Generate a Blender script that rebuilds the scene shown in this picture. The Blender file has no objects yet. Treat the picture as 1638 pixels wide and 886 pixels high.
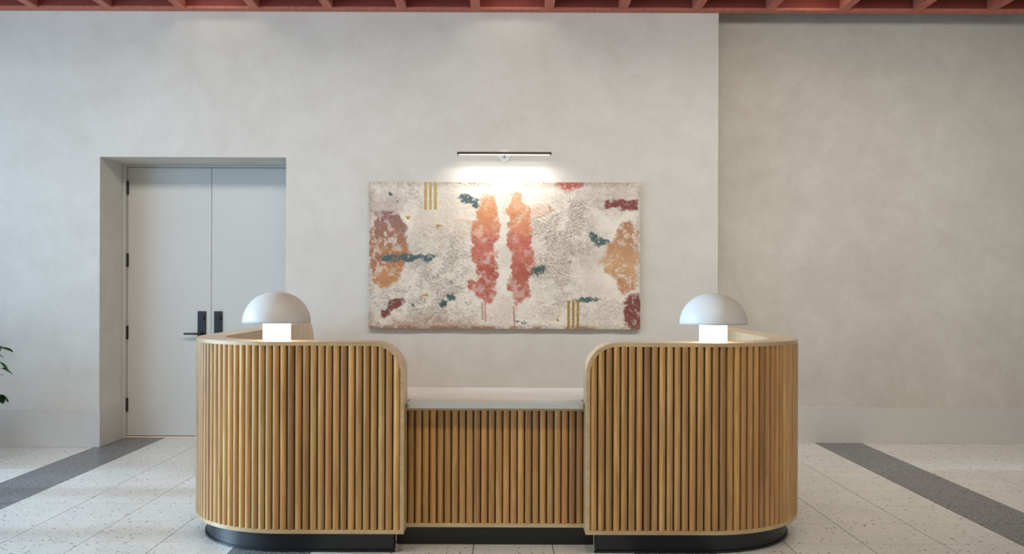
import bpy, bmesh, math, random
import numpy as np
from mathutils import Vector, Matrix

# ------------------------------------------------------------------ camera, light, exposure
SC = bpy.context.scene
COL = SC.collection
F, CAMZ = 1415.0, 1.32                      # focal length in pixels of the 1638 px frame, eye height
cd = bpy.data.cameras.new('camera'); cam = bpy.data.objects.new('camera', cd); COL.objects.link(cam)
cd.sensor_width = 36; cd.sensor_fit = 'HORIZONTAL'; cd.lens = F / 1638 * 36
cd.shift_x = 11 / 1638; cd.shift_y = 20.3 / 1638
cd.clip_start = .05
cam.location = (0, 0, CAMZ); cam.rotation_euler = (math.pi / 2, -.0035, 0)
SC.camera = cam

def lin(c):
    return tuple((v / 255 / 12.92) if v / 255 <= .04045 else ((v / 255 + .055) / 1.055) ** 2.4 for v in c)

w = bpy.data.worlds.new('world'); SC.world = w; w.use_nodes = True
bgn = w.node_tree.nodes['Background']
bgn.inputs[0].default_value = (1.0, .93, .80, 1); bgn.inputs[1].default_value = .46
SC.view_settings.view_transform = 'Standard'; SC.view_settings.look = 'None'
SC.view_settings.gamma = 1; SC.view_settings.use_curve_mapping = False
SC.view_settings.exposure = 0.0

def area(name, loc, target, sx, sy, power, col, spread=180):
    l = bpy.data.lights.new(name, 'AREA'); l.shape = 'RECTANGLE'; l.size = sx; l.size_y = sy
    l.energy = power; l.color = col; l.spread = math.radians(spread)
    o = bpy.data.objects.new(name, l); COL.objects.link(o); o.location = loc
    o.rotation_euler = (Vector(target) - Vector(loc)).to_track_quat('-Z', 'Y').to_euler()
    return o
def spot(name, loc, target, power, col, angle, blend=.6, r=.04):
    l = bpy.data.lights.new(name, 'SPOT'); l.energy = power; l.color = col; l.spot_size = math.radians(angle)
    l.spot_blend = blend; l.shadow_soft_size = r
    o = bpy.data.objects.new(name, l); COL.objects.link(o); o.location = loc
    o.rotation_euler = (Vector(target) - Vector(loc)).to_track_quat('-Z', 'Y').to_euler()
    return o
COOL = (.38, .67, 1.0); WARM = (1.0, .93, .74)
# daylight through the three tall windows in the left wall
for y0, y1, pw in ((.6, 2.6, 46), (2.85, 4.6, 38), (4.8, 5.55, 30), (5.8, 6.5, 32)):
    area('window_daylight', (-5.75, (y0 + y1) / 2, 1.75), (0, (y0 + y1) / 2 + 1.6, .9), y1 - y0, 2.9, pw * (y1 - y0), COOL, 165)
# low daylight raking in across the floor through the same windows
sl = bpy.data.lights.new('low_daylight', 'SUN'); sl.energy = 3.6; sl.color = (.50, .75, 1.0); sl.angle = math.radians(3.5)
so = bpy.data.objects.new('low_daylight', sl); COL.objects.link(so); so.location = (-8, 4, 4)
so.rotation_euler = Vector((1, .02, -.24)).to_track_quat('-Z', 'Y').to_euler()
# ceiling downlights: one row in front of the desk, one by the wall in the bays
for x in (-2.6, -1.3, .05, 1.35, 2.7):
    spot('downlight', (x, 2.55, 3.58), (x, 3.3, 0), 67, WARM, 115, 1, .07)
for x in (-2.37, .05, 2.48):
    spot('bay_downlight', (x, 6.97, 3.86), (x, 7.03, 3.0), 4.2, (1, .90, .78), 170, 1, .08)
# unseen fill strips added under the joists to brighten the wall
for x, pw in ((-3.6, 20), (-1.2, 23), (1.2, 26), (3.6, 31)):
    area('wall_fill', (x, 4.6, 3.56), (x, 7.4, 1.35), 2.3, .5, pw, (1, .965, .90), 118)

# ------------------------------------------------------------------ helpers
def tag(o, label=None, cat=None, group=None, kind=None):
    if label: o['label'] = label
    if cat: o['category'] = cat
    if group: o['group'] = group
    if kind: o['kind'] = kind
    return o
def empty(name, loc, label, cat, group=None):
    o = bpy.data.objects.new(name, None); COL.objects.link(o); o.location = loc
    return tag(o, label, cat, group)
def link(name, me, mat=None, parent=None, loc=None, smooth=False):
    o = bpy.data.objects.new(name, me); COL.objects.link(o)
    if mat and not me.materials: me.materials.append(mat)
    if parent: o.parent = parent
    if loc: o.location = loc
    return o
class MB:
    """collects shapes, builds one mesh object (coordinates relative to the parent's origin)"""
    def __init__(s): s.bm = bmesh.new()
    def box(s, x0, x1, y0, y1, z0, z1, bev=0):
        g = bmesh.ops.create_cube(s.bm, size=1, matrix=Matrix.Translation(((x0 + x1) / 2, (y0 + y1) / 2, (z0 + z1) / 2)) @ Matrix.Diagonal((x1 - x0, y1 - y0, z1 - z0, 1)))
        if bev:
            es = set(e for v in g['verts'] for e in v.link_edges)
            bmesh.ops.bevel(s.bm, geom=list(es), offset=bev, segments=2, affect='EDGES', profile=.5)
        return s
    def tube(s, a, b, r0, r1=None, n=16):
        a, b = Vector(a), Vector(b); r1 = r0 if r1 is None else r1
        d = b - a
        m = Matrix.Translation((a + b) / 2) @ d.to_track_quat('Z', 'Y').to_matrix().to_4x4()
        bmesh.ops.create_cone(s.bm, segments=n, radius1=r0, radius2=r1, depth=d.length, cap_ends=True, matrix=m)
        return s
    def lathe(s, prof, n=48, c=(0, 0, 0)):
        rings = []
        for r, z in prof:
            if r < 1e-5: rings.append([s.bm.verts.new((c[0], c[1], c[2] + z))])
            else: rings.append([s.bm.verts.new((c[0] + r * math.cos(2 * math.pi * i / n), c[1] + r * math.sin(2 * math.pi * i / n), c[2] + z)) for i in range(n)])
        for a, b in zip(rings, rings[1:]):
            for i in range(n):
                j = (i + 1) % n
                if len(a) == 1 and len(b) == 1: continue
                if len(a) == 1: s.bm.faces.new((a[0], b[i], b[j]))
                elif len(b) == 1: s.bm.faces.new((a[i], a[j], b[0]))
                else: s.bm.faces.new((a[i], a[j], b[j], b[i]))
        return s
    def prism(s, pts, z0, z1, bev=0):
        lo = [s.bm.verts.new((x, y, z0)) for x, y in pts]; hi = [s.bm.verts.new((x, y, z1)) for x, y in pts]
        n = len(pts)
        s.bm.faces.new(lo[::-1]); top = s.bm.faces.new(hi)
        for i in range(n): s.bm.faces.new((lo[i], lo[(i + 1) % n], hi[(i + 1) % n], hi[i]))
        if bev: bmesh.ops.bevel(s.bm, geom=list(top.edges), offset=bev, segments=2, affect='EDGES', profile=.5)
        return s
    def build(s, name, mat, parent=None, smooth=False, loc=None):
        bmesh.ops.recalc_face_normals(s.bm, faces=s.bm.faces)
        me = bpy.data.meshes.new(name); s.bm.to_mesh(me); s.bm.free()
        if smooth:
            me.polygons.foreach_set('use_smooth', [True] * len(me.polygons))
            if smooth != 'all': me.set_sharp_from_angle(angle=math.radians(35))
        return link(name, me, mat, parent, loc)

# ------------------------------------------------------------------ materials
def mat(name, rough=.5, spec=.5, metal=0):
    m = bpy.data.materials.new(name); m.use_nodes = True
    nt = m.node_tree; b = nt.nodes['Principled BSDF']
    b.inputs['Roughness'].default_value = rough; b.inputs['Metallic'].default_value = metal
    b.inputs['Specular IOR Level'].default_value = spec
    return m, nt, b
def N(nt, t, **kw):
    n = nt.nodes.new(t)
    for k, v in kw.items():
        if k.startswith('_'): setattr(n, k[1:], v)
        else:
            k2 = int(k[1:]) if k[0] == 'i' and k[1:].isdigit() else k.replace('__', ' ')
            n.inputs[k2].default_value = v
    return n
def ramp(nt, fac, stops):
    r = nt.nodes.new('ShaderNodeValToRGB'); e = r.color_ramp.elements
    while len(e) < len(stops): e.new(.5)
    for el, (p, c) in zip(e, stops): el.position = p; el.color = (*c, 1)
    nt.links.new(fac, r.inputs[0]); return r
def noise(nt, vec, scale, detail=4, rough=.55, dist=0):
    n = N(nt, 'ShaderNodeTexNoise', Scale=scale, Detail=detail, Roughness=rough, Distortion=dist)
    nt.links.new(vec, n.inputs['Vector']); return n
def mapping(nt, vec, scale=(1, 1, 1)):
    n = nt.nodes.new('ShaderNodeMapping'); n.inputs['Scale'].default_value = scale
    nt.links.new(vec, n.inputs['Vector']); return n.outputs[0]
def mix(nt, fac, a, b, mode='MIX'):
    n = nt.nodes.new('ShaderNodeMix'); n.data_type = 'RGBA'; n.blend_type = mode
    for sock, v in ((n.inputs[0], fac), (n.inputs[6], a), (n.inputs[7], b)):
        if hasattr(v, 'is_output'): nt.links.new(v, sock)
        elif isinstance(v, tuple): sock.default_value = (*v, 1)
        else: sock.default_value = v
    return n.outputs[2]
def bump(nt, b, h, strength, dist=.01):
    n = N(nt, 'ShaderNodeBump', Strength=strength, Distance=dist)
    nt.links.new(h, n.inputs['Height']); nt.links.new(n.outputs[0], b.inputs['Normal'])
def pos(nt):
    return nt.nodes.new('ShaderNodeNewGeometry').outputs['Position']
def plain(name, c, rough=.5, spec=.5, metal=0, var=.06, sc=6):
    m, nt, b = mat(name, rough, spec, metal)
    p = pos(nt); n = noise(nt, p, sc, 3)
    c = lin(c)
    r = ramp(nt, n.outputs[0], ((.3, tuple(v * (1 - var) for v in c)), (.7, tuple(min(1, v * (1 + var)) for v in c))))
    nt.links.new(r.outputs[0], b.inputs['Base Color'])
    return m
def plaster(name, lo, mid, hi):
    m, nt, b = mat(name, .72, .3)
    p = pos(nt)
    n1 = noise(nt, mapping(nt, p, (1, 1, 1.15)), 1.1, 7, .62, .3)
    n2 = noise(nt, p, 4.6, 8, .68, .5)
    n3 = noise(nt, mapping(nt, p, (1.6, 1.6, 1)), 17, 6, .65, 1.0)
    a = N(nt, 'ShaderNodeMath', _operation='MULTIPLY_ADD', i1=.42); nt.links.new(n2.outputs[0], a.inputs[0]); 
    a2 = N(nt, 'ShaderNodeMath', _operation='MULTIPLY', i1=.43); nt.links.new(n1.outputs[0], a2.inputs[0])
    nt.links.new(a2.outputs[0], a.inputs[2])
    a3 = N(nt, 'ShaderNodeMath', _operation='MULTIPLY_ADD', i1=.15); nt.links.new(n3.outputs[0], a3.inputs[0]); nt.links.new(a.outputs[0], a3.inputs[2])
    r = ramp(nt, a3.outputs[0], ((.34, lin(lo)), (.5, lin(mid)), (.66, lin(hi))))
    # sparse fine trowel marks
    n4 = noise(nt, mapping(nt, p, (1, 1, 1)), 7.5, 10, .75, 3.2)
    mk = ramp(nt, n4.outputs[0], ((.27, (1, 1, 1)), (.36, (0, 0, 0))))
    c = mix(nt, mk.outputs[0], r.outputs[0], lin(tuple(v * .93 for v in lo)))
    nt.links.new(c, b.inputs['Base Color'])
    bump(nt, b, a3.outputs[0], .08, .02)
    return m
M = {}
M['wall'] = plaster('limewash_plaster', (201, 196, 186), (209, 205, 197), (216, 213, 206))
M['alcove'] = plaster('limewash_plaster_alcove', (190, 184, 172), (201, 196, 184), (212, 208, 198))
M['baseboard'] = plain('painted_baseboard', (203, 199, 192), .5, .4, var=.02)
M['door'] = plain('painted_door', (206, 204, 198), .42, .4, var=.015, sc=2)
M['black'] = plain('black_metal', (24, 25, 26), .38, .5, var=.1)
M['plinth'] = plain('black_plinth', (24, 26, 28), .4, .5, var=.1)
M['light_leak_strip'] = plain('painted_light_leak', (236, 216, 200), .35, .5)  # pale colour painted for light leaking under the door
M['gap'] = plain('dark_gap', (70, 62, 55), .9, .1)

def redwood():
    m, nt, b = mat('red_painted_timber', .6, .35)
    p = pos(nt)
    n = noise(nt, mapping(nt, p, (9, 1, 9)), 3, 5, .6)
    n2 = noise(nt, mapping(nt, p, (30, 4, 30)), 6, 3)
    r = ramp(nt, n.outputs[0], ((.3, lin((176, 98, 80))), (.7, lin((202, 122, 102)))))
    c = mix(nt, .2, r.outputs[0], n2.outputs[1], 'SOFT_LIGHT')
    nt.links.new(c, b.inputs['Base Color']); return m
M['red'] = redwood()
M['bay_shade'] = plain('bay_shade_maroon', (140, 66, 56), .7, .3)  # darker red standing in for the shade inside the bays
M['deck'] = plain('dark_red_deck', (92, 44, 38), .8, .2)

def oak(name, a, b_, c_, vary, gscale=1.0, horiz=False):
    m, nt, b = mat(name, .36, .5)
    tc = nt.nodes.new('ShaderNodeTexCoord'); oi = nt.nodes.new('ShaderNodeObjectInfo')
    add = nt.nodes.new('ShaderNodeVectorMath'); add.operation = 'ADD'
    mul = nt.nodes.new('ShaderNodeVectorMath'); mul.operation = 'SCALE'; mul.inputs[3].default_value = 1
    comb = nt.nodes.new('ShaderNodeCombineXYZ')
    k = N(nt, 'ShaderNodeMath', _operation='MULTIPLY', i1=37.0); nt.links.new(oi.outputs['Random'], k.inputs[0])
    for i in range(3): nt.links.new(k.outputs[0], comb.inputs[i])
    nt.links.new(tc.outputs['Object'], add.inputs[0]); nt.links.new(comb.outputs[0], add.inputs[1])
    s = (1, 1, .06) if not horiz else (.08, 1, 1)
    n1 = noise(nt, mapping(nt, add.outputs[0], tuple(v * 28 * gscale for v in s)), 1, 4, .6, .9)
    wv = N(nt, 'ShaderNodeTexWave', Scale=1.0, Distortion=7.0, Detail=3.0); wv.inputs['Detail Scale'].default_value = .6
    nt.links.new(mapping(nt, add.outputs[0], tuple(v * 14 * gscale for v in s)), wv.inputs['Vector'])
    n2 = noise(nt, mapping(nt, add.outputs[0], tuple(v * 160 for v in ((1, 1, .03) if not horiz else (.03, 1, 1)))), 1, 3, .6)
    r = ramp(nt, n1.outputs[0], ((.28, lin(a)), (.5, lin(b_)), (.74, lin(c_))))
    c = mix(nt, .22, r.outputs[0], ramp(nt, wv.outputs[1], ((.2, (.32, .32, .32)), (.7, (.6, .6, .6)))).outputs[0], 'SOFT_LIGHT')
    c = mix(nt, .35, c, ramp(nt, n2.outputs[0], ((.3, (.30, .30, .30)), (.6, (.56, .56, .56)))).outputs[0], 'SOFT_LIGHT')
    b.inputs['Coat Weight'].default_value = .55; b.inputs['Coat Roughness'].default_value = .38
    if vary:
        rr = ramp(nt, oi.outputs['Random'], ((0, (.62, .55, .50)), (.25, (.84, .76, .66)), (.5, (.98, .98, .98)), (.75, (1.0, .87, .80)), (1, (1.16, 1.14, 1.06))))
        c = mix(nt, 1.0, c, rr.outputs[0], 'MULTIPLY')
    nt.links.new(c, b.inputs['Base Color'])
    bump(nt, b, n2.outputs[0], .12, .002)
    return m
M['slat'] = oak('oak_slat', (162, 118, 62), (196, 150, 86), (221, 182, 118), True)
M['oak'] = oak('light_oak', (196, 164, 120), (209, 180, 138), (219, 194, 156), False)
M['oak_h'] = oak('light_oak_band', (190, 155, 108), (200, 168, 122), (210, 182, 138), False, 1.0, True)
M['slatback'] = plain('dark_oak_backing', (58, 36, 14), .7, .2)

def terrazzo(name, base, hi, chips, dark=False):
    m, nt, b = mat(name, .30 if not dark else .33, .5)
    p = pos(nt)
    if not dark:
        n = noise(nt, p, 2.5, 5, .6)
        r = ramp(nt, n.outputs[0], ((.3, lin(base)), (.7, lin(hi))))
        c = r.outputs[0]
        for sc, th, keep, col in ((34, .25, .74, chips[0]), (70, .25, .66, chips[1]), (30, .15, .7, chips[2])):
            d = noise(nt, p, sc * 1.3, 2)
            mixv = nt.nodes.new('ShaderNodeMix'); mixv.data_type = 'VECTOR'; mixv.inputs[0].default_value = .02
            nt.links.new(p, mixv.inputs[4]); nt.links.new(d.outputs[1], mixv.inputs[5])
            v = N(nt, 'ShaderNodeTexVoronoi', Scale=sc); nt.links.new(mixv.outputs[1], v.inputs['Vector'])
            lt = N(nt, 'ShaderNodeMath', _operation='LESS_THAN', i1=th); nt.links.new(v.outputs['Distance'], lt.inputs[0])
            sep = nt.nodes.new('ShaderNodeSeparateColor'); nt.links.new(v.outputs['Color'], sep.inputs[0])
            gt = N(nt, 'ShaderNodeMath', _operation='GREATER_THAN', i1=keep); nt.links.new(sep.outputs[0], gt.inputs[0])
            mm = N(nt, 'ShaderNodeMath', _operation='MULTIPLY'); nt.links.new(lt.outputs[0], mm.inputs[0]); nt.links.new(gt.outputs[0], mm.inputs[1])
            c = mix(nt, mm.outputs[0], c, lin(col))
    else:
        v = N(nt, 'ShaderNodeTexVoronoi', Scale=190); nt.links.new(p, v.inputs['Vector'])
        sep = nt.nodes.new('ShaderNodeSeparateColor'); nt.links.new(v.outputs['Color'], sep.inputs[0])
        r = ramp(nt, sep.outputs[0], ((.2, lin(base)), (.85, lin(hi))))
        c = r.outputs[0]
    nt.links.new(c, b.inputs['Base Color'])
    return m
M['tile'] = terrazzo('pale_terrazzo', (222, 219, 211), (232, 229, 223), ((112, 108, 105), (140, 135, 130), (180, 160, 138)))
M['tile_dark'] = terrazzo('dark_terrazzo', (62, 63, 66), (160, 160, 162), (), True)
M['grout'] = plain('grout', (92, 86, 80), .9, .1)
M['stone'] = plain('pale_grey_stone', (196, 200, 196), .3, .5, var=.04, sc=3)
M['desktop'] = plain('white_laminate', (222, 214, 206), .4, .4, var=.02)
M['chrome'] = plain('pale_backplate', (225, 228, 228), .35, .5, var=.02)
M['bronze'] = plain('dark_bronze', (62, 52, 46), .35, .5, 0.6)

def emis(name, c, s):
    m, nt, b = mat(name, .4, .3)
    b.inputs['Base Color'].default_value = (.9, .88, .82, 1)
    b.inputs['Emission Color'].default_value = (*lin(c), 1); b.inputs['Emission Strength'].default_value = s
    return m
M['glow'] = emis('lit_opal_glass', (255, 236, 206), 7.5)
M['led'] = emis('lit_diffuser', (255, 240, 222), 2.2)
def shade():
    m, nt, b = mat('white_lamp_shade', .45, .4)
    p = pos(nt); n = noise(nt, p, 9, 4)
    r = ramp(nt, n.outputs[0], ((.3, lin((212, 208, 203))), (.7, lin((217, 214, 210)))))
    nt.links.new(r.outputs[0], b.inputs['Base Color']); return m
M['shade'] = shade()
M['leaf'] = plain('leaf_green', (62, 108, 44), .45, .4, var=.5, sc=14)
M['stem'] = plain('stem_brown', (98, 82, 60), .8, .2)
M['pot'] = plain('grey_planter', (150, 145, 138), .6, .3)
M['soil'] = plain('soil', (58, 45, 35), .95, .1)

# ------------------------------------------------------------------ the setting
YW, YA, YD = 7.35, 7.67, 7.835              # main wall, alcove wall, door plane
XJ0, XJ1, XC = -3.37, -1.823, 1.766         # door recess sides, outer corner of the main wall
ZT = 3.622
def struct(mb, name, m, label, parent=None):
    o = mb.build(name, m, parent)
    if not parent: tag(o, label, 'wall' if 'wall' in name else name.split('_')[0], None, 'structure')
    return o
fl = struct(MB().box(-5.6, 5.6, -2, 8.2, -.12, -.004), 'floor', M['grout'], 'pale speckled terrazzo tile floor with dark grey stripes')
struct(MB().box(-5.6, XJ0, YW, 8.05, 0, 3.95).box(XJ1, XC, YW, 8.05, 0, 3.95).box(XJ0, XJ1, YW, 8.05, 2.412, 3.95),
       'wall_back', M['wall'], 'warm grey limewashed wall behind the reception desk')
struct(MB().box(XC, 5.6, YA, 8.05, 0, 3.95), 'wall_alcove', M['alcove'], 'limewashed wall set back at the right, above a flat baseboard')
struct(MB().box(5.6, 5.8, -2, 8.05, 0, 3.95), 'wall_right', M['wall'], 'plain limewashed side wall beyond the right edge')
wl = MB().box(-5.8, -5.6, -2, 8.05, 0, .25).box(-5.8, -5.6, -2, 8.05, 3.25, 3.95)
for y0, y1 in ((-2, .6), (2.6, 2.85), (4.6, 4.8), (5.55, 5.8), (6.5, 8.05)): wl.box(-5.8, -5.6, y0, y1, .25, 3.25)
struct(wl, 'wall_left', M['wall'], 'plain limewashed side wall with tall windows beyond the left edge')
struct(MB().box(XJ0, XJ1, 7.98, 8.05, 0, 2.412), 'wall_closet', M['gap'], 'dark backing behind the double door')
# baseboards
def bb(mb, name, label): return struct(mb, name, M['baseboard'], label)
bb(MB().box(-5.59, XJ0 + .012, YW - .012, YW, 0, .31, .003).box(XJ0, XJ0 + .012, YW, YD - .05, 0, .31, .003), 'baseboard_left', 'flat painted baseboard left of the double door, turning into its recess')
bb(MB().box(XJ1 - .012, XC + .012, YW - .012, YW, 0, .31, .003).box(XC, XC + .012, YW, YA, 0, .31, .003).box(XJ1 - .012, XJ1, YW, YD - .05, 0, .31, .003), 'baseboard_back', 'flat painted baseboard behind the reception desk')
bb(MB().box(XC + .012, 5.59, YA - .012, YA, 0, .312, .003), 'baseboard_right', 'flat painted baseboard on the set-back right wall')

# ceiling grille: deck > rail, joists
ce = struct(MB().box(-5.6, 5.6, -2, 8.05, 3.95, 4.05), 'ceiling', M['deck'], 'open ceiling of red painted timber joists')
MB().box(-5.59, 5.59, 7.262, 7.348, ZT, ZT + .02, .003).build('rail', M['red'], ce)
MB().box(-5.59, 5.59, 7.268, 7.348, ZT + .02, 3.9495).build('shaded_end_panel', M['bay_shade'], ce)  # shade of the bays put into its colour
jm = None
for k in range(-9, 9):
    xl = (869.6 - 808) / F * 7.27 + k * .6045
    if jm is None:
        o = MB().box(-.0375, .0375, -1.9, 7.262, ZT + .001, 3.95, .004).build('joist', M['red'], ce); jm = o.data
    else: o = link('joist', jm, None, ce)
    o.location = (xl + .0375, 0, 0)

for y in (6.62, 5.98, 5.34, 4.70, 4.06, 3.42, 2.9, 2.2, 1.6, 1.0, .4):  # crosswise battens added out of view to keep light off the end bays
    MB().box(-5.59, 5.59, y - .03, y + .03, ZT + .004, 3.9495, .003).build('bay_light_blocker', M['red'], ce)

# floor tiles
T = .4068
xs0 = (757.5 - 808) / 422.5 * CAMZ         # x of one grout line
ys0 = 4.612
def tile_mesh(name, m):
    mb = MB().box(.0024, T - .0024,   .0018, T - .0018, -.006, 0)
    bmesh.ops.recalc_face_normals(mb.bm, faces=mb.bm.faces)
    me = bpy.data.meshes.new(name); mb.bm.to_mesh(me); mb.bm.free(); me.materials.append(m); return me
tl, td = tile_mesh('tile', M['tile']), tile_mesh('tile_dark', M['tile_dark'])
rest = {0: MB(), 1: MB()}
def in_room(x0, y0):
    x1, y1 = x0 + T, y0 + T
    if x0 < -5.6 or x1 > 5.6: return False
    return True
for j in range(-15, 9):
    y0 = ys0 + j * T
    for i in range(-13, 14):
        x0 = xs0 + i * T
        dark = (i + 3) % 5 == 0
        ye = YA + .02
        if x0 < -5.55 or x0 + T > 5.55 or y0 > 7.9: continue
        y1 = y0 + T
        near = -1 <= j <= 8 and abs((x0 + T / 2)) < .585 * (y0 + T) + .35 and not (XJ0 > x0 + T and y0 > YW) and not (XJ1 < x0 and x0 + T < XC and y0 > YW) and not (x0 > XC and y0 > YA)
        if near:
            link('tile', td if dark else tl, None, fl, (x0, y0, 0))
        elif y0 < 7.4:
            rest[dark].box(x0 + .0024, x0 + T - .0024, y0 + .0011, y1 - .0011, -.006, 0)
o = rest[0].build('tile_field', M['tile'], fl); o['kind'] = 'stuff'
o = rest[1].build('tile_stripe', M['tile_dark'], fl); o['kind'] = 'stuff'

# double door
dr = MB()
dr.box(XJ0 + .001, XJ0 + .022, YD - .05, YD + .06, 0, 2.411, .002).box(XJ1 - .022, XJ1 - .001, YD - .05, YD + .06, 0, 2.411, .002)
dr.box(XJ0 + .022, XJ1 - .022, YD - .05 + .05, YD + .06, 2.394, 2.411, .002)
door = dr.build('door_1', M['door']); tag(door, 'tall pale flush double door in a deep wall recess with black hardware', 'door', None, 'structure')
MB().box(XJ0 + .022, XJ1 - .022, YD - .015, YD + .12, .0005, .012, .002).build('light_leak_strip', M['light_leak_strip'], door)  # pale strip in place of the line of light below the leaves
XM = -2.602
for side, (a, b) in ((0, (XJ0 + .026, XM - .002)), (1, (XM + .002, XJ1 - .026))):
    lf = MB().box(a, b, YD, YD + .045, .018, 2.389, .0015).build('door_leaf', M['door'], door)
    hx = a - .002 if side == 0 else b + .002
    for z in (2.209, 1.57, .93, .291):
        h = MB().tube((hx, YD - .011, z - .06), (hx, YD - .011, z + .06), .0105, n=14)
        for q in (-.02, .02): h.tube((hx, YD - .011, z + q - .001), (hx, YD - .011, z + q + .001), .0112, n=14)
        h.box(hx - .012, hx + .012, YD - .006, YD - .0005, z - .058, z + .058)
        h.build('hinge', M['black'], lf, smooth=True)
    px = (323.5 - 808) / F * YD if side == 0 else (349.7 - 808) / F * YD
    pl = MB().box(px - .037, px + .037, YD - .014, YD - .0005, .858, 1.121, .005)
    pl.build('lock_plate', M['black'], lf)
    d = -1 if side == 0 else 1
    hn = MB().tube((px, YD - .012, .923), (px, YD - .065, .923), .013)
    hn.box(min(px + .012 * -d, px + d * .14), max(px + .012 * -d, px + d * .14), YD - .07, YD - .056, .914, .932, .003)
    hn.build('door_handle', M['black'], lf, smooth=True)
    MB().tube((px + .008, YD - .012, 1.06), (px + .008, YD - .032, 1.06), .019, .017, 24).build('thumb_turn', M['black'], lf, smooth=True)

# ------------------------------------------------------------------ reception desk
YF, ZB, ZC, R, TH, W = 4.39, .105, 1.058, .6, .15, .02     # front face, underside, top, plan radius, wall thickness, trim width
REC = .0155                                                  # slat bed depth behind the trim face
desk = empty('reception_desk', (-.045, YF, 0), 'oak reception desk with two curved fluted counters, low stone middle and black plinth', 'desk')
DO = Vector((-.045, YF, 0))
class Path:
    def __init__(s, sgn, xin, xout, yend):
        s.sgn, s.xin, s.xout, s.yend = sgn, xin, xout, yend
        s.la = abs(xout - xin) - R; s.lb = R * math.pi / 2; s.lc = yend - (YF + R)
        s.L = s.la + s.lb + s.lc
    def P(s, t, d, z):
        if t <= s.la: x, y = t, d
        elif t <= s.la + s.lb:
            a = (t - s.la) / R; x = s.la + (R - d) * math.sin(a); y = R - (R - d) * math.cos(a)
        else: x = s.la + R - d; y = R + (t - s.la - s.lb)
        return Vector((s.xin + s.sgn * x, YF + y, z)) - DO
    def ang(s, t):
        return 0 if t <= s.la else (math.pi / 2 if t >= s.la + s.lb else (t - s.la) / R)
    def stations(s, t0, t1, extra=()):
        v = {t0, t1}
        for q in range(33):
            t = s.la + s.lb * q / 32
            if t0 < t < t1: v.add(t)
        for t in extra:
            if t0 < t < t1: v.add(t)
        return sorted(v)
RA, RB = .155, .17
def ztop(L, t, inset=0):
    z = ZC - inset
    if t < RA: r = RA - inset; dx = RA - t; z = ZC - RA + math.sqrt(max(0, r * r - dx * dx))
    if t > L - RB: r = RB - inset; dx = t - (L - RB); z = ZC - RB + math.sqrt(max(0, r * r - dx * dx))
    return z
def quad(bm, vs):
    try: bm.faces.new(vs)
    except ValueError: pass
def sweep_columns(mb, path, t0, t1, d0, d1, z0, zf, extra=()):
    """a wall between depths d0 and d1, floor z0, top zf(t)"""
    st = path.stations(t0, t1, extra); rows = []
    for t in st:
        zt = zf(t)
        rows.append([mb.bm.verts.new(path.P(t, d, z)) for d, z in ((d0, z0), (d0, zt), (d1, zt), (d1, z0))])
    for a, b in zip(rows, rows[1:]):
        for i in range(4):
            j = (i + 1) % 4
            quad(mb.bm, (a[i], b[i], b[j], a[j]))
    quad(mb.bm, rows[0]); quad(mb.bm, rows[-1][::-1])
def slat_mesh(pw, z0, ztf, depth=.0155, n=9):
    """half round slat: local x across, local -y outwards, ztf(x) gives its upper end"""
    bm = bmesh.new(); prof = []
    h = pw / 2
    prof.append((-h, .002))
    for i in range(n):
        a = math.pi * i / (n - 1)
        prof.append((-h * math.cos(a), -depth * (math.sin(a) ** .8) - .0005))
    prof.append((h, .002))
    lo = [bm.verts.new((x, y, z0)) for x, y in prof]
    hi = [bm.verts.new((x, y, ztf(x))) for x, y in prof]
    for i in range(len(prof) - 1): bm.faces.new((lo[i], lo[i + 1], hi[i + 1], hi[i]))
    bm.faces.new(hi); bm.faces.new(lo[::-1])
    bmesh.ops.recalc_face_normals(bm, faces=bm.faces)
    me = bpy.data.meshes.new('slat'); bm.to_mesh(me); bm.free()
    me.polygons.foreach_set('use_smooth', [True] * len(me.polygons)); me.set_sharp_from_angle(angle=math.radians(50))
    me.materials.append(M['slat']); return me
PITCH = .0375
full = slat_mesh(PITCH - .0048, ZB + W - .001, lambda x: ZC - W + .001)
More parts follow.
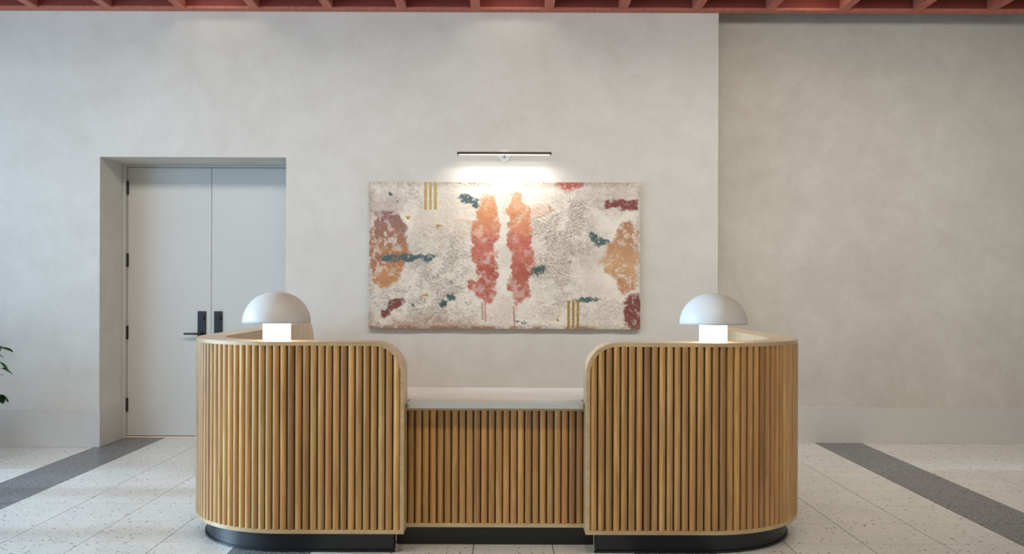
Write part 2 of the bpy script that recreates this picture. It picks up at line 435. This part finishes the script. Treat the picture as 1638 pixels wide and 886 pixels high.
for sgn, xin, xout, yend in ((-1, -.4995, -1.705, 7.20), (1, .404, 1.62, 6.50)):
    p = Path(sgn, xin, xout, yend); L = p.L
    arcs = [RA * (1 - math.cos(a * math.pi / 32)) for a in range(17)] + [L - RB * (1 - math.cos(a * math.pi / 32)) for a in range(17)]
    mb = MB()
    sweep_columns(mb, p, 0, L, REC, TH, ZB, lambda t: ztop(L, t), arcs)
    cnt = mb.build('curved_counter', M['oak'], desk, smooth=True)
    tag(cnt, 'left curved counter' if sgn < 0 else 'right curved counter')
    # slat bed (darker) behind the slats
    mb = MB(); sweep_columns(mb, p, W, L - W, REC - .0015, REC + .002, ZB + W, lambda t: ztop(L, t, W) , [W + q for q in arcs] )
    mb.build('slat_bed', M['slatback'], cnt)
    # edge band: closed loop band around the face
    bm = bmesh.new(); outer, inner = [], []
    for a in range(13):
        an = a * math.pi / 24
        outer.append((RA - RA * math.cos(an), ZC - RA + RA * math.sin(an))); inner.append((RA - (RA - W) * math.cos(an), ZC - RA + (RA - W) * math.sin(an)))
    for t in p.stations(RA, L - RB)[1:-1]: outer.append((t, ZC)); inner.append((t, ZC - W))
    for a in range(13):
        an = math.pi / 2 - a * math.pi / 24
        outer.append((L - RB + RB * math.cos(an), ZC - RB + RB * math.sin(an))); inner.append((L - RB + (RB - W) * math.cos(an), ZC - RB + (RB - W) * math.sin(an)))
    outer.append((L, ZB)); inner.append((L - W, ZB + W))
    for t in reversed(p.stations(W * 2, L - W * 2)): outer.append((t, ZB)); inner.append((t, ZB + W))
    outer.append((0, ZB)); inner.append((W, ZB + W))
    vo0 = [bm.verts.new(p.P(t, 0, z)) for t, z in outer]; vi0 = [bm.verts.new(p.P(t, 0, z)) for t, z in inner]
    vo1 = [bm.verts.new(p.P(t, REC, z)) for t, z in outer]; vi1 = [bm.verts.new(p.P(t, REC, z)) for t, z in inner]
    n = len(outer)
    for i in range(n):
        j = (i + 1) % n
        bm.faces.new((vo0[i], vo0[j], vi0[j], vi0[i])); bm.faces.new((vo0[i], vo1[i], vo1[j], vo0[j])); bm.faces.new((vi0[i], vi0[j], vi1[j], vi1[i]))
    mb = MB(); mb.bm.free(); mb.bm = bm
    mb.build('edge_band', M['oak_h'], cnt, smooth=True)
    # slats
    ns = int((L - 2 * W) / PITCH); pit = (L - 2 * W) / ns
    for k in range(ns):
        t = W + (k + .5) * pit
        a = p.ang(t)
        if t < RA + .03 or t > L - RB - .03:
            ts = sgn
            me = slat_mesh(PITCH - .0048, ZB + W - .001, (lambda x, t=t: ztop(L, min(max(t + sgn * x, W), L - W), W) + .001) )
        else: me = full
        o = link('slat', me, None, cnt)
        o.location = p.P(t, REC - .001, 0); o.rotation_euler = (0, 0, sgn * a)
        if abs(t - L + 0) < 0: pass
    # plinth with a thin foot lip
    mb = MB(); sweep_columns(mb, p, .057, L - .057, .057, TH - .01, .001, lambda t: ZB + .001)
    sweep_columns(mb, p, .047, L - .05, .047, .06, .001, lambda t: .011)
    mb.build('plinth', M['plinth'], cnt, smooth=True)
# middle counter
YM = 4.523
x0, x1 = -.4995, .404
mb = MB().box(x0 - DO.x, x1 - DO.x, YM + REC - YF, 4.66 - YF, ZB, .7215)
mid = mb.build('middle_counter', M['oak'], desk); tag(mid, 'low recessed middle counter')
MB().box(x0 - DO.x, x1 - DO.x, YM + REC - .0015 - YF, YM + REC + .001 - YF, ZB + W, .7015).build('slat_bed', M['slatback'], mid)
mb = MB()
for za in (ZB, .7015): MB().box(x0 - DO.x, x1 - DO.x, YM - YF, YM + REC - YF, za, za + W).build('edge_band', M['oak_h'], mid)
mslat = slat_mesh(PITCH - .0048, ZB + W - .001, lambda x: .7025)
pit = (x1 - x0 - .004) / 24
for k in range(24):
    o = link('slat', mslat, None, mid); o.location = (x0 + .002 + (k + .5) * pit - DO.x, YM + REC - .001 - YF, 0)
MB().box(x0 - .0575 - DO.x, x1 + .0575 - DO.x, 4.583 - YF, 4.65 - YF, .001, ZB + .001).build('plinth', M['plinth'], mid)
# stone ledge and the desktop behind it
def rrect(x0, x1, y0, y1, r):
    pts = []
    for cx, cy, a0, rr in ((x0 + r, y0 + r, math.pi, r), (x1 - r, y0 + r, 1.5 * math.pi, r)):
        for i in range(7): pts.append((cx + rr * math.cos(a0 + i * math.pi / 12), cy + rr * math.sin(a0 + i * math.pi / 12)))
    return pts + [(x1, y1), (x0, y1)]
MB().prism([(x - DO.x, y - YF) for x, y in rrect(x0 + .004, x1 - .004, 4.448, 4.652, .02)], .7225, .743, .002).build('stone_ledge', M['stone'], desk)
MB().box(-1.25 - DO.x, 1.17 - DO.x, 4.656 - YF, 5.21 - YF, .718, .743, .002).build('desktop', M['desktop'], desk)
for x in (-1.2, -.5, .4, 1.1): MB().box(x - .009 - DO.x, x + .009 - DO.x, 4.67 - YF, 5.15 - YF, 0, .718).build('support_panel', M['desktop'], desk)

# ------------------------------------------------------------------ table lamps
def lamp(x, label):
    r = empty('table_lamp', (x, YF + .0755, ZC), label, 'lamp', 'mushroom lamps on the desk')
    MB().lathe([(0, .0005), (.066, .0005), (.068, .003), (.068, .098), (0, .098)], 64).build('glowing_base', M['glow'], r, smooth=True)
    prof = []
    n = 20; Ro, H, z0 = .168, .156, .092
    for i in range(n + 1):
        a = math.pi / 2 * i / n
        prof.append((Ro * math.cos(a) ** .93 if i < n else 0, z0 + H * math.sin(a) ** 1.0))
    inner = [(0, z0 + H - .005)] + [((Ro - .005) * math.cos(math.pi / 2 * (n - i) / n) ** .93, z0 + (H - .005) * math.sin(math.pi / 2 * (n - i) / n)) for i in range(1, n + 1)]
    MB().lathe(inner + prof, 72).build('lamp_shade', M['shade'], r, smooth='all')
    return r
lamp((443 - 808) / F * 4.466, 'white dome lamp on the left counter, in front of the double door')
lamp((1141 - 808) / F * 4.466, 'white dome lamp on the right counter, in front of the set-back wall')

# ------------------------------------------------------------------ picture light
plx = (806 - 808) / F * YW
PL = empty('picture_light', (plx, YW, 2.433), 'slim dark bronze bar light on a round pale backplate above the painting', 'light')
MB().tube((0, -.0005, 0), (0, -.014, 0), .052, .050, 48).build('backplate', M['chrome'], PL, smooth=True)
MB().tube((0, -.014, 0), (0, -.175, -.008), .006).tube((0, -.014, -.015), (0, -.02, -.015), .005).build('arm', M['bronze'], PL, smooth=True)
hb = MB().tube((-.382, -.18, -.008), (.382, -.18, -.008), .0115, n=24)
hb.build('light_bar', M['bronze'], PL, smooth=True)
MB().box(-.368, .368, -.187, -.173, -.0215, -.012, .001).build('diffuser', M['led'], PL)
pa = area('picture_lamp', (plx, YW - .18, 2.433 - .026), (plx, YW - .10, 2.433 - .026 - .24), .75, .012, 2.5, (1, .95, .88), 135)

# ------------------------------------------------------------------ painting (relief mesh with painted colours)
PXA, PXB, PYA, PYB = 590.0, 1024.0, 291.5, 526.0           # its outline as measured on the photograph
kk = (YW - .04) / F
X0, X1 = (PXA - 808) * kk, (PXB - 808) * kk
Z1, Z0 = CAMZ + (463.3 - PYA) * kk, CAMZ - (PYB - 463.3) * kk
NX, NY = 640, 346
rng = np.random.default_rng(7)
def vnoise(u, v, seed):
    g = np.random.default_rng(seed).random((128, 128))
    iu, iv = np.floor(u).astype(int), np.floor(v).astype(int); fu, fv = u - iu, v - iv
    fu, fv = fu * fu * (3 - 2 * fu), fv * fv * (3 - 2 * fv)
    a, b = g[iv % 128, iu % 128], g[iv % 128, (iu + 1) % 128]; c, d = g[(iv + 1) % 128, iu % 128], g[(iv + 1) % 128, (iu + 1) % 128]
    return (a * (1 - fu) + b * fu) * (1 - fv) + (c * (1 - fu) + d * fu) * fv
def fbm(u, v, s, seed, o=4, g=.55):
    t, amp, tot = 0, 1, 0
    for k in range(o): t = t + amp * vnoise(u * s * 2 ** k + 17 * k, v * s * 2 ** k + 9 * k, seed + k); tot += amp; amp *= g
    return t / tot
px, py = np.meshgrid(np.linspace(PXA, PXB, NX), np.linspace(PYA, PYB, NY))
wx = px + (fbm(px, py, 1 / 14, 1) - .5) * 16 + (fbm(px, py, 1 / 4, 5, 3) - .5) * 7
wy = py + (fbm(px, py, 1 / 14, 2) - .5) * 14 + (fbm(px, py, 1 / 4, 6, 3) - .5) * 7
def sm(e0, e1, x): t = np.clip((x - e0) / (e1 - e0), 0, 1); return t * t * (3 - 2 * t)
def ell(cx, cy, rx, ry, ang=0, soft=.25, X=None, Y=None):
    X = wx if X is None else X; Y = wy if Y is None else Y
    a = math.radians(ang); dx, dy = X - cx, Y - cy
    u = (dx * math.cos(a) + dy * math.sin(a)) / rx; v = (-dx * math.sin(a) + dy * math.cos(a)) / ry
    return 1 - sm(1 - soft, 1 + soft, np.sqrt(u * u + v * v))
def poly(pts, soft=3.0):
    """signed mask of a polygon through the warped coordinates"""
    inside = np.zeros_like(wx, bool); dist = np.full_like(wx, 1e9); n = len(pts)
    for i in range(n):
        (xa, ya), (xb, yb) = pts[i], pts[(i + 1) % n]
        c = ((ya > wy) != (yb > wy)) & (wx < (xb - xa) * (wy - ya) / ((yb - ya) or 1e-9) + xa); inside ^= c
        l2 = (xb - xa) ** 2 + (yb - ya) ** 2; t = np.clip(((wx - xa) * (xb - xa) + (wy - ya) * (yb - ya)) / l2, 0, 1)
        dist = np.minimum(dist, np.hypot(wx - xa - t * (xb - xa), wy - ya - t * (yb - ya)))
    return sm(-soft, soft, np.where(inside, dist, -dist))
fine = fbm(px, py, 1 / 1.7, 11, 3, .7); med = fbm(px, py, 1 / 8, 21, 4); big = fbm(px, py, 1 / 45, 31, 4)
rough = np.clip(ell(705, 415, 48, 50, 0, .6) + ell(655, 480, 75, 50, -20, .6) * .9 + ell(640, 320, 45, 22, 0, .6) * .7 + ell(905, 380, 48, 62, 10, .6) + ell(880, 440, 30, 50, 0, .6) * .7
               + ell(960, 320, 50, 25, 0, .6) * .6 + ell(930, 490, 80, 30, 0, .6) * .5 + ell(740, 500, 60, 30, 0, .6) * .6 + (1 - sm(0, 14, np.minimum(np.minimum(px - PXA, PXB - px), np.minimum(py - PYA, PYB - py)))) * .7, 0, 1)
rough = rough * (.25 + .75 * sm(.38, .58, fbm(wx, wy, 1 / 22, 131, 5, .65)))
ridge = (1 - np.abs(2 * fbm(px + (med - .5) * 9, py + (med - .5) * 7, 1 / 4.6, 41, 3, .6) - 1)) ** 1.5
height = .35 * med + (.25 + rough) * (.75 * ridge + .35 * fine)
def C(*c): return np.array(lin(c))
colr = np.ones((NY, NX, 3)) * C(234, 225, 210)
def lay(mask, c):
    global colr
    colr = colr * (1 - mask[..., None]) + (c if getattr(c, 'ndim', 1) == 3 else np.ones((NY, NX, 3)) * c) * mask[..., None]
crk = 1 - np.abs(2 * fbm(px + fine * 3, py + med * 6, 1 / 3.2, 121, 2, .6) - 1)
lay((.2 + .8 * rough) * sm(.86, .97, crk) * .55, C(128, 108, 90))
lay(sm(.42, .66, big) * .6, C(208, 197, 182))
lay((.15 + rough * .85) * sm(.40, .75, 1 - ridge) * .55, C(150, 138, 124))
lay(rough * .42, C(176, 162, 146))
lay(rough * sm(.45, .7, 1 - fine) * .3, C(130, 116, 104))
lay(rough * sm(.5, .85, med) * .35, C(176, 162, 150))
brk = sm(.24, .46, fbm(px, py, 1 / 4.2, 51, 4, .72))          # broken, dry coverage
def grad(y, stops):
    ys = [s[0] for s in stops]; out = np.zeros((NY, NX, 3))
    for k in range(3): out[..., k] = np.interp(y, ys, [s[1][k] for s in stops])
    return out
lay(ell(690, 520, 70, 13, 0, .6) * brk * .5, C(168, 118, 88)); lay(ell(610, 330, 30, 18, 0, .6) * .3, C(176, 150, 132))
lay(ell(720, 350, 60, 30, 0, .7) * .25 * (1 - brk * .4), C(228, 196, 160))
lay((1 - sm(0, 9, np.minimum(np.minimum(px - PXA, PXB - px), np.minimum(py - PYA, PYB - py)))) * .4 * (1 - fine), C(120, 100, 82))
# two tall figures
figc = grad(wy, ((300, C(222, 168, 130)), (345, C(208, 142, 96)), (372, C(206, 132, 100)), (384, C(186, 98, 82)), (405, C(196, 112, 96)), (430, C(170, 84, 66)), (455, C(178, 98, 80)), (472, C(186, 92, 80)), (500, C(200, 130, 112))))
figc = figc * (.80 + .4 * med[..., None])
F1 = poly([(776, 308), (790, 309), (796, 335), (798, 360), (793, 385), (793, 440), (792, 470), (784, 490), (774, 484), (764, 476), (750, 462), (751, 450), (763, 452), (766, 440), (762, 425), (752, 412), (756, 396), (757, 372), (759, 345), (766, 325)], 2.5)
F2 = poly([(818, 309), (832, 309), (838, 322), (850, 328), (848, 345), (852, 365), (850, 395), (853, 425), (846, 450), (846, 470), (836, 480), (828, 492), (818, 480), (815, 455), (816, 420), (815, 395), (812, 350), (815, 325)], 2.5)
cov = sm(.28, .5, fbm(px, py, 1 / 11, 81, 5, .7)) * .42 + .55
lay(F1 * cov, figc); lay(F2 * cov, figc)
lay((F1 + F2) * sm(.62, .72, fbm(px, py, 1 / 6, 91, 4, .6)) * .35, C(216, 164, 130))
lay((ell(760, 330, 22, 3) + ell(745, 355, 22, 2.5) + ell(752, 373, 16, 2.5) + ell(862, 338, 12, 14)) * brk * .45, C(220, 176, 140))
for x, ya, yb in ((771.5, 485, 512), (776, 480, 515), (822, 490, 524)):
    lay(np.exp(-((px - x - (fbm(px * 0, py, 1 / 9, 61) - .5) * 4) / 1.2) ** 2) * ((py > ya) & (py < yb)) * .8, C(168, 92, 74))
# left brown field
Lb = poly([(600, 338), (640, 342), (648, 360), (650, 385), (655, 402), (646, 420), (640, 440), (630, 452), (612, 462), (597, 452), (592, 430), (600, 400), (598, 365)], 3)
lay(Lb * (.4 + .58 * sm(.34, .5, fbm(px, py, 1 / 8, 95, 5, .75))), grad(wy, ((338, C(142, 100, 98)), (365, C(150, 108, 92)), (385, C(160, 112, 82)), (402, C(178, 126, 82)), (412, C(150, 106, 78)), (430, C(186, 128, 78)), (460, C(186, 134, 90)))) * (.82 + .36 * med[..., None]))
lay(ell(594, 385, 5, 26) * brk, C(170, 118, 92)); lay(ell(594, 425, 4, 14) * brk, C(170, 118, 92))
# right ochre diamond
Rb = poly([(1003, 350), (1018, 366), (1020, 400), (1016, 440), (1018, 456), (1000, 470), (990, 458), (978, 442), (955, 424), (965, 402), (984, 378), (992, 358)], 3)
lay(Rb * (.35 + .6 * sm(.34, .5, fbm(px, py, 1 / 8, 99, 5, .75))), grad(wy, ((350, C(172, 122, 92)), (390, C(184, 138, 96)), (425, C(202, 158, 112)), (445, C(190, 140, 96)), (470, C(176, 118, 78)))) * (.82 + .36 * med[..., None]))
# maroons
MR = C(126, 72, 66)
lay(ell(627, 491, 23, 8, -35, .2) * (.45 + .55 * brk), MR)
lay(poly([(964, 319), (1000, 319), (1022, 318), (1021, 333), (990, 335), (966, 333)], 2) * (.5 + .5 * brk), MR * 1.1)
lay(ell(1012, 500, 13, 30, 0, .2) * (.4 + .6 * brk), MR * 1.05)
lay(ell(909, 291, 22, 15, 0, .2) * (.35 + .65 * brk), C(178, 96, 84))
# teals
TL = C(78, 98, 98)
for cx, cy, rx, ry, an in ((640, 414, 32, 5, 0), (680, 412, 20, 4.5, -4), (748, 317, 16, 6, 15), (758, 328, 5, 7, 0), (710, 486, 9, 3.5, -8), (723, 478, 4, 6, -20), (858, 433, 14, 8, -8), (960, 386, 15, 8, 5), (949, 380, 5, 8, 0), (942, 479, 19, 3, -8), (832, 514, 8, 1.3, -8), (626, 310, 5, 2.2, 0), (633, 320, 3, 2, 0), (724, 455, 2, 2, 0), (664, 491, 2.5, 2, 0)):
    lay(ell(cx, cy, rx, ry, an, .22) * (.35 + .65 * brk), TL * (.85 + .3 * rng.random()))
for cx, cy in ((882, 334), (654, 350), (703, 363), (678, 472), (893, 512)):
    lay(ell(cx, cy, 3.5, 3, 30, .3) * brk, C(186, 140, 84))
# ochre bars
for x in (680.3, 688.2, 696): lay(((np.abs(px - x) < 2.1) & (py < 336)) * (.65 + .35 * brk), C(186, 160, 92))
for x in (909.3, 917, 924.6): lay(((np.abs(px - x) < 2.0) & (py > 480)) * (.65 + .35 * brk), C(160, 132, 66))
lay((1 - sm(2, 7, PYB - py)) * brk * sm(.4, .6, fbm(px, py, 1 / 20, 71)) * .8, C(140, 98, 76))
colr = colr * (.90 + .2 * fine[..., None])
P_ = empty('abstract_painting', ((X0 + X1) / 2, YW, (Z0 + Z1) / 2), 'wide abstract painting in thick white, rust and teal paint on the wall', 'painting')
cx, cz = (X0 + X1) / 2, (Z0 + Z1) / 2
vx = (px - PXA) / (PXB - PXA) * (X1 - X0) + X0 - cx; vz = Z1 - (py - PYA) / (PYB - PYA) * (Z1 - Z0) - cz
edge = np.minimum(np.minimum(px - PXA, PXB - px), np.minimum(py - PYA, PYB - py)) < .5
vy = -(.040 + .0105 * height); 
vx = vx + np.where((px - PXA < .5) | (PXB - px < .5), (fine - .5) * .006, 0); vz = vz + np.where((py - PYA < .5) | (PYB - py < .5), (fine - .5) * .006, 0)
co = np.stack([vx, vy, vz], -1).reshape(-1, 3)
idx = np.arange(NX * NY).reshape(NY, NX)
fa = np.stack([idx[:-1, :-1], idx[1:, :-1], idx[1:, 1:], idx[:-1, 1:]], -1).reshape(-1, 4)
me = bpy.data.meshes.new('paint_layer'); me.vertices.add(len(co)); me.vertices.foreach_set('co', co.ravel())
me.loops.add(fa.size); me.loops.foreach_set('vertex_index', fa.ravel()); me.polygons.add(len(fa)); me.polygons.foreach_set('loop_start', np.arange(0, fa.size, 4))
me.update(calc_edges=True)
ca = me.color_attributes.new('paint', 'FLOAT_COLOR', 'POINT')
ca.data.foreach_set('color', np.concatenate([np.clip(colr, 0, 1), np.ones((NY, NX, 1))], -1).ravel())
m, nt, b = mat('thick_oil_paint', .6, .3)
at = nt.nodes.new('ShaderNodeAttribute'); at.attribute_name = 'paint'; nt.links.new(at.outputs['Color'], b.inputs['Base Color'])
nn = noise(nt, pos(nt), 160, 4); bump(nt, b, nn.outputs[0], .25, .003)
link('paint_layer', me, m, P_)
MB().box(X0 - cx + .001, X1 - cx - .001, -.0405, -.0005, Z0 - cz + .001, Z1 - cz - .001, .003).build('stretched_canvas', plain('raw_canvas', (196, 182, 160), .85, .2), P_)

# ------------------------------------------------------------------ potted plant at the left edge
rnd = random.Random(5)
PP = Vector((-4.42, 6.62, 0))
pt = empty('potted_plant', PP, 'leafy green plant reaching in from the left edge of the picture', 'plant')
MB().lathe([(0, 0), (.15, 0), (.165, .02), (.19, .36), (.185, .37), (.175, .36), (.17, .31), (0, .31)], 40).build('planter', M['pot'], pt, smooth=True)
MB().lathe([(0, .325), (.09, .33), (.172, .312)], 24).build('soil', M['soil'], pt)
def leaf_mesh():
    bm = bmesh.new(); L_, W_ = .085, .029; cen, lf, rt = [], [], []
    for i in range(6):
        t = i / 5; wd = W_ * math.sin(math.pi * min(1, t * .93 + .03)) ** .8
        z = -.028 * t * t
        cen.append(bm.verts.new((t * L_, 0, z - .003))); lf.append(bm.verts.new((t * L_, wd, z + .002))); rt.append(bm.verts.new((t * L_, -wd, z + .002)))
    for i in range(5):
        bm.faces.new((cen[i], cen[i + 1], lf[i + 1], lf[i])); bm.faces.new((cen[i + 1], cen[i], rt[i], rt[i + 1]))
    bmesh.ops.solidify(bm, geom=bm.faces[:], thickness=.0008)
    me = bpy.data.meshes.new('leaf'); bm.to_mesh(me); bm.free(); me.materials.append(M['leaf'])
    me.polygons.foreach_set('use_smooth', [True] * len(me.polygons)); return me
lm = leaf_mesh()
def branch(pts, r0, leaves, ls=1.0):
    mb = MB()
    for a, b in zip(pts, pts[1:]): mb.tube(a, b, r0, r0 * .8, 7); r0 *= .85
    mb.build('stem', M['stem'], pt, smooth=True)
    for _ in range(leaves):
        q = rnd.uniform(.35, 1) * (len(pts) - 1); i = min(int(q), len(pts) - 2); a, b = Vector(pts[i]), Vector(pts[i + 1])
        o = link('leaf', lm, None, pt); d = (b - a).normalized()
        o.location = a.lerp(b, q - i)
        o.rotation_euler = (rnd.uniform(-.5, .5), rnd.uniform(.05, 1.0), math.atan2(d.y, d.x) + rnd.uniform(-1.2, 1.2)); s = rnd.uniform(.65, 1.15) * ls; o.scale = (s, s, s)
branch([(0, 0, .3), (.02, 0, .5), (0, .02, .72)], .012, 0)
for k in range(24):
    a = k * 2.4 + .2; zz = .38 + .056 * (k % 12); r = rnd.uniform(.38, .60)
    branch([(.01, 0, zz * .82), (r * .45 * math.cos(a), r * .45 * math.sin(a), zz + .06), (r * .8 * math.cos(a), r * .8 * math.sin(a), zz + .08), (r * math.cos(a), r * math.sin(a), zz + .02)], .005, 9, 1.6)
# the three sprays that reach into the picture
for (qx, qy) in ((-4, 550), (2, 580), (5, 590), (3, 632), (-2, 566), (0, 638), (6, 600)):
    tip = Vector(((qx - 808) / F * 6.6, 6.6, CAMZ - (qy - 461) / F * 6.6)) - PP
    branch([(.0, 0, tip.z * .75), tip * .45 + Vector((0, 0, tip.z * .5)), tip * .8 + Vector((0, 0, tip.z * .22)), tip], .004, 9)
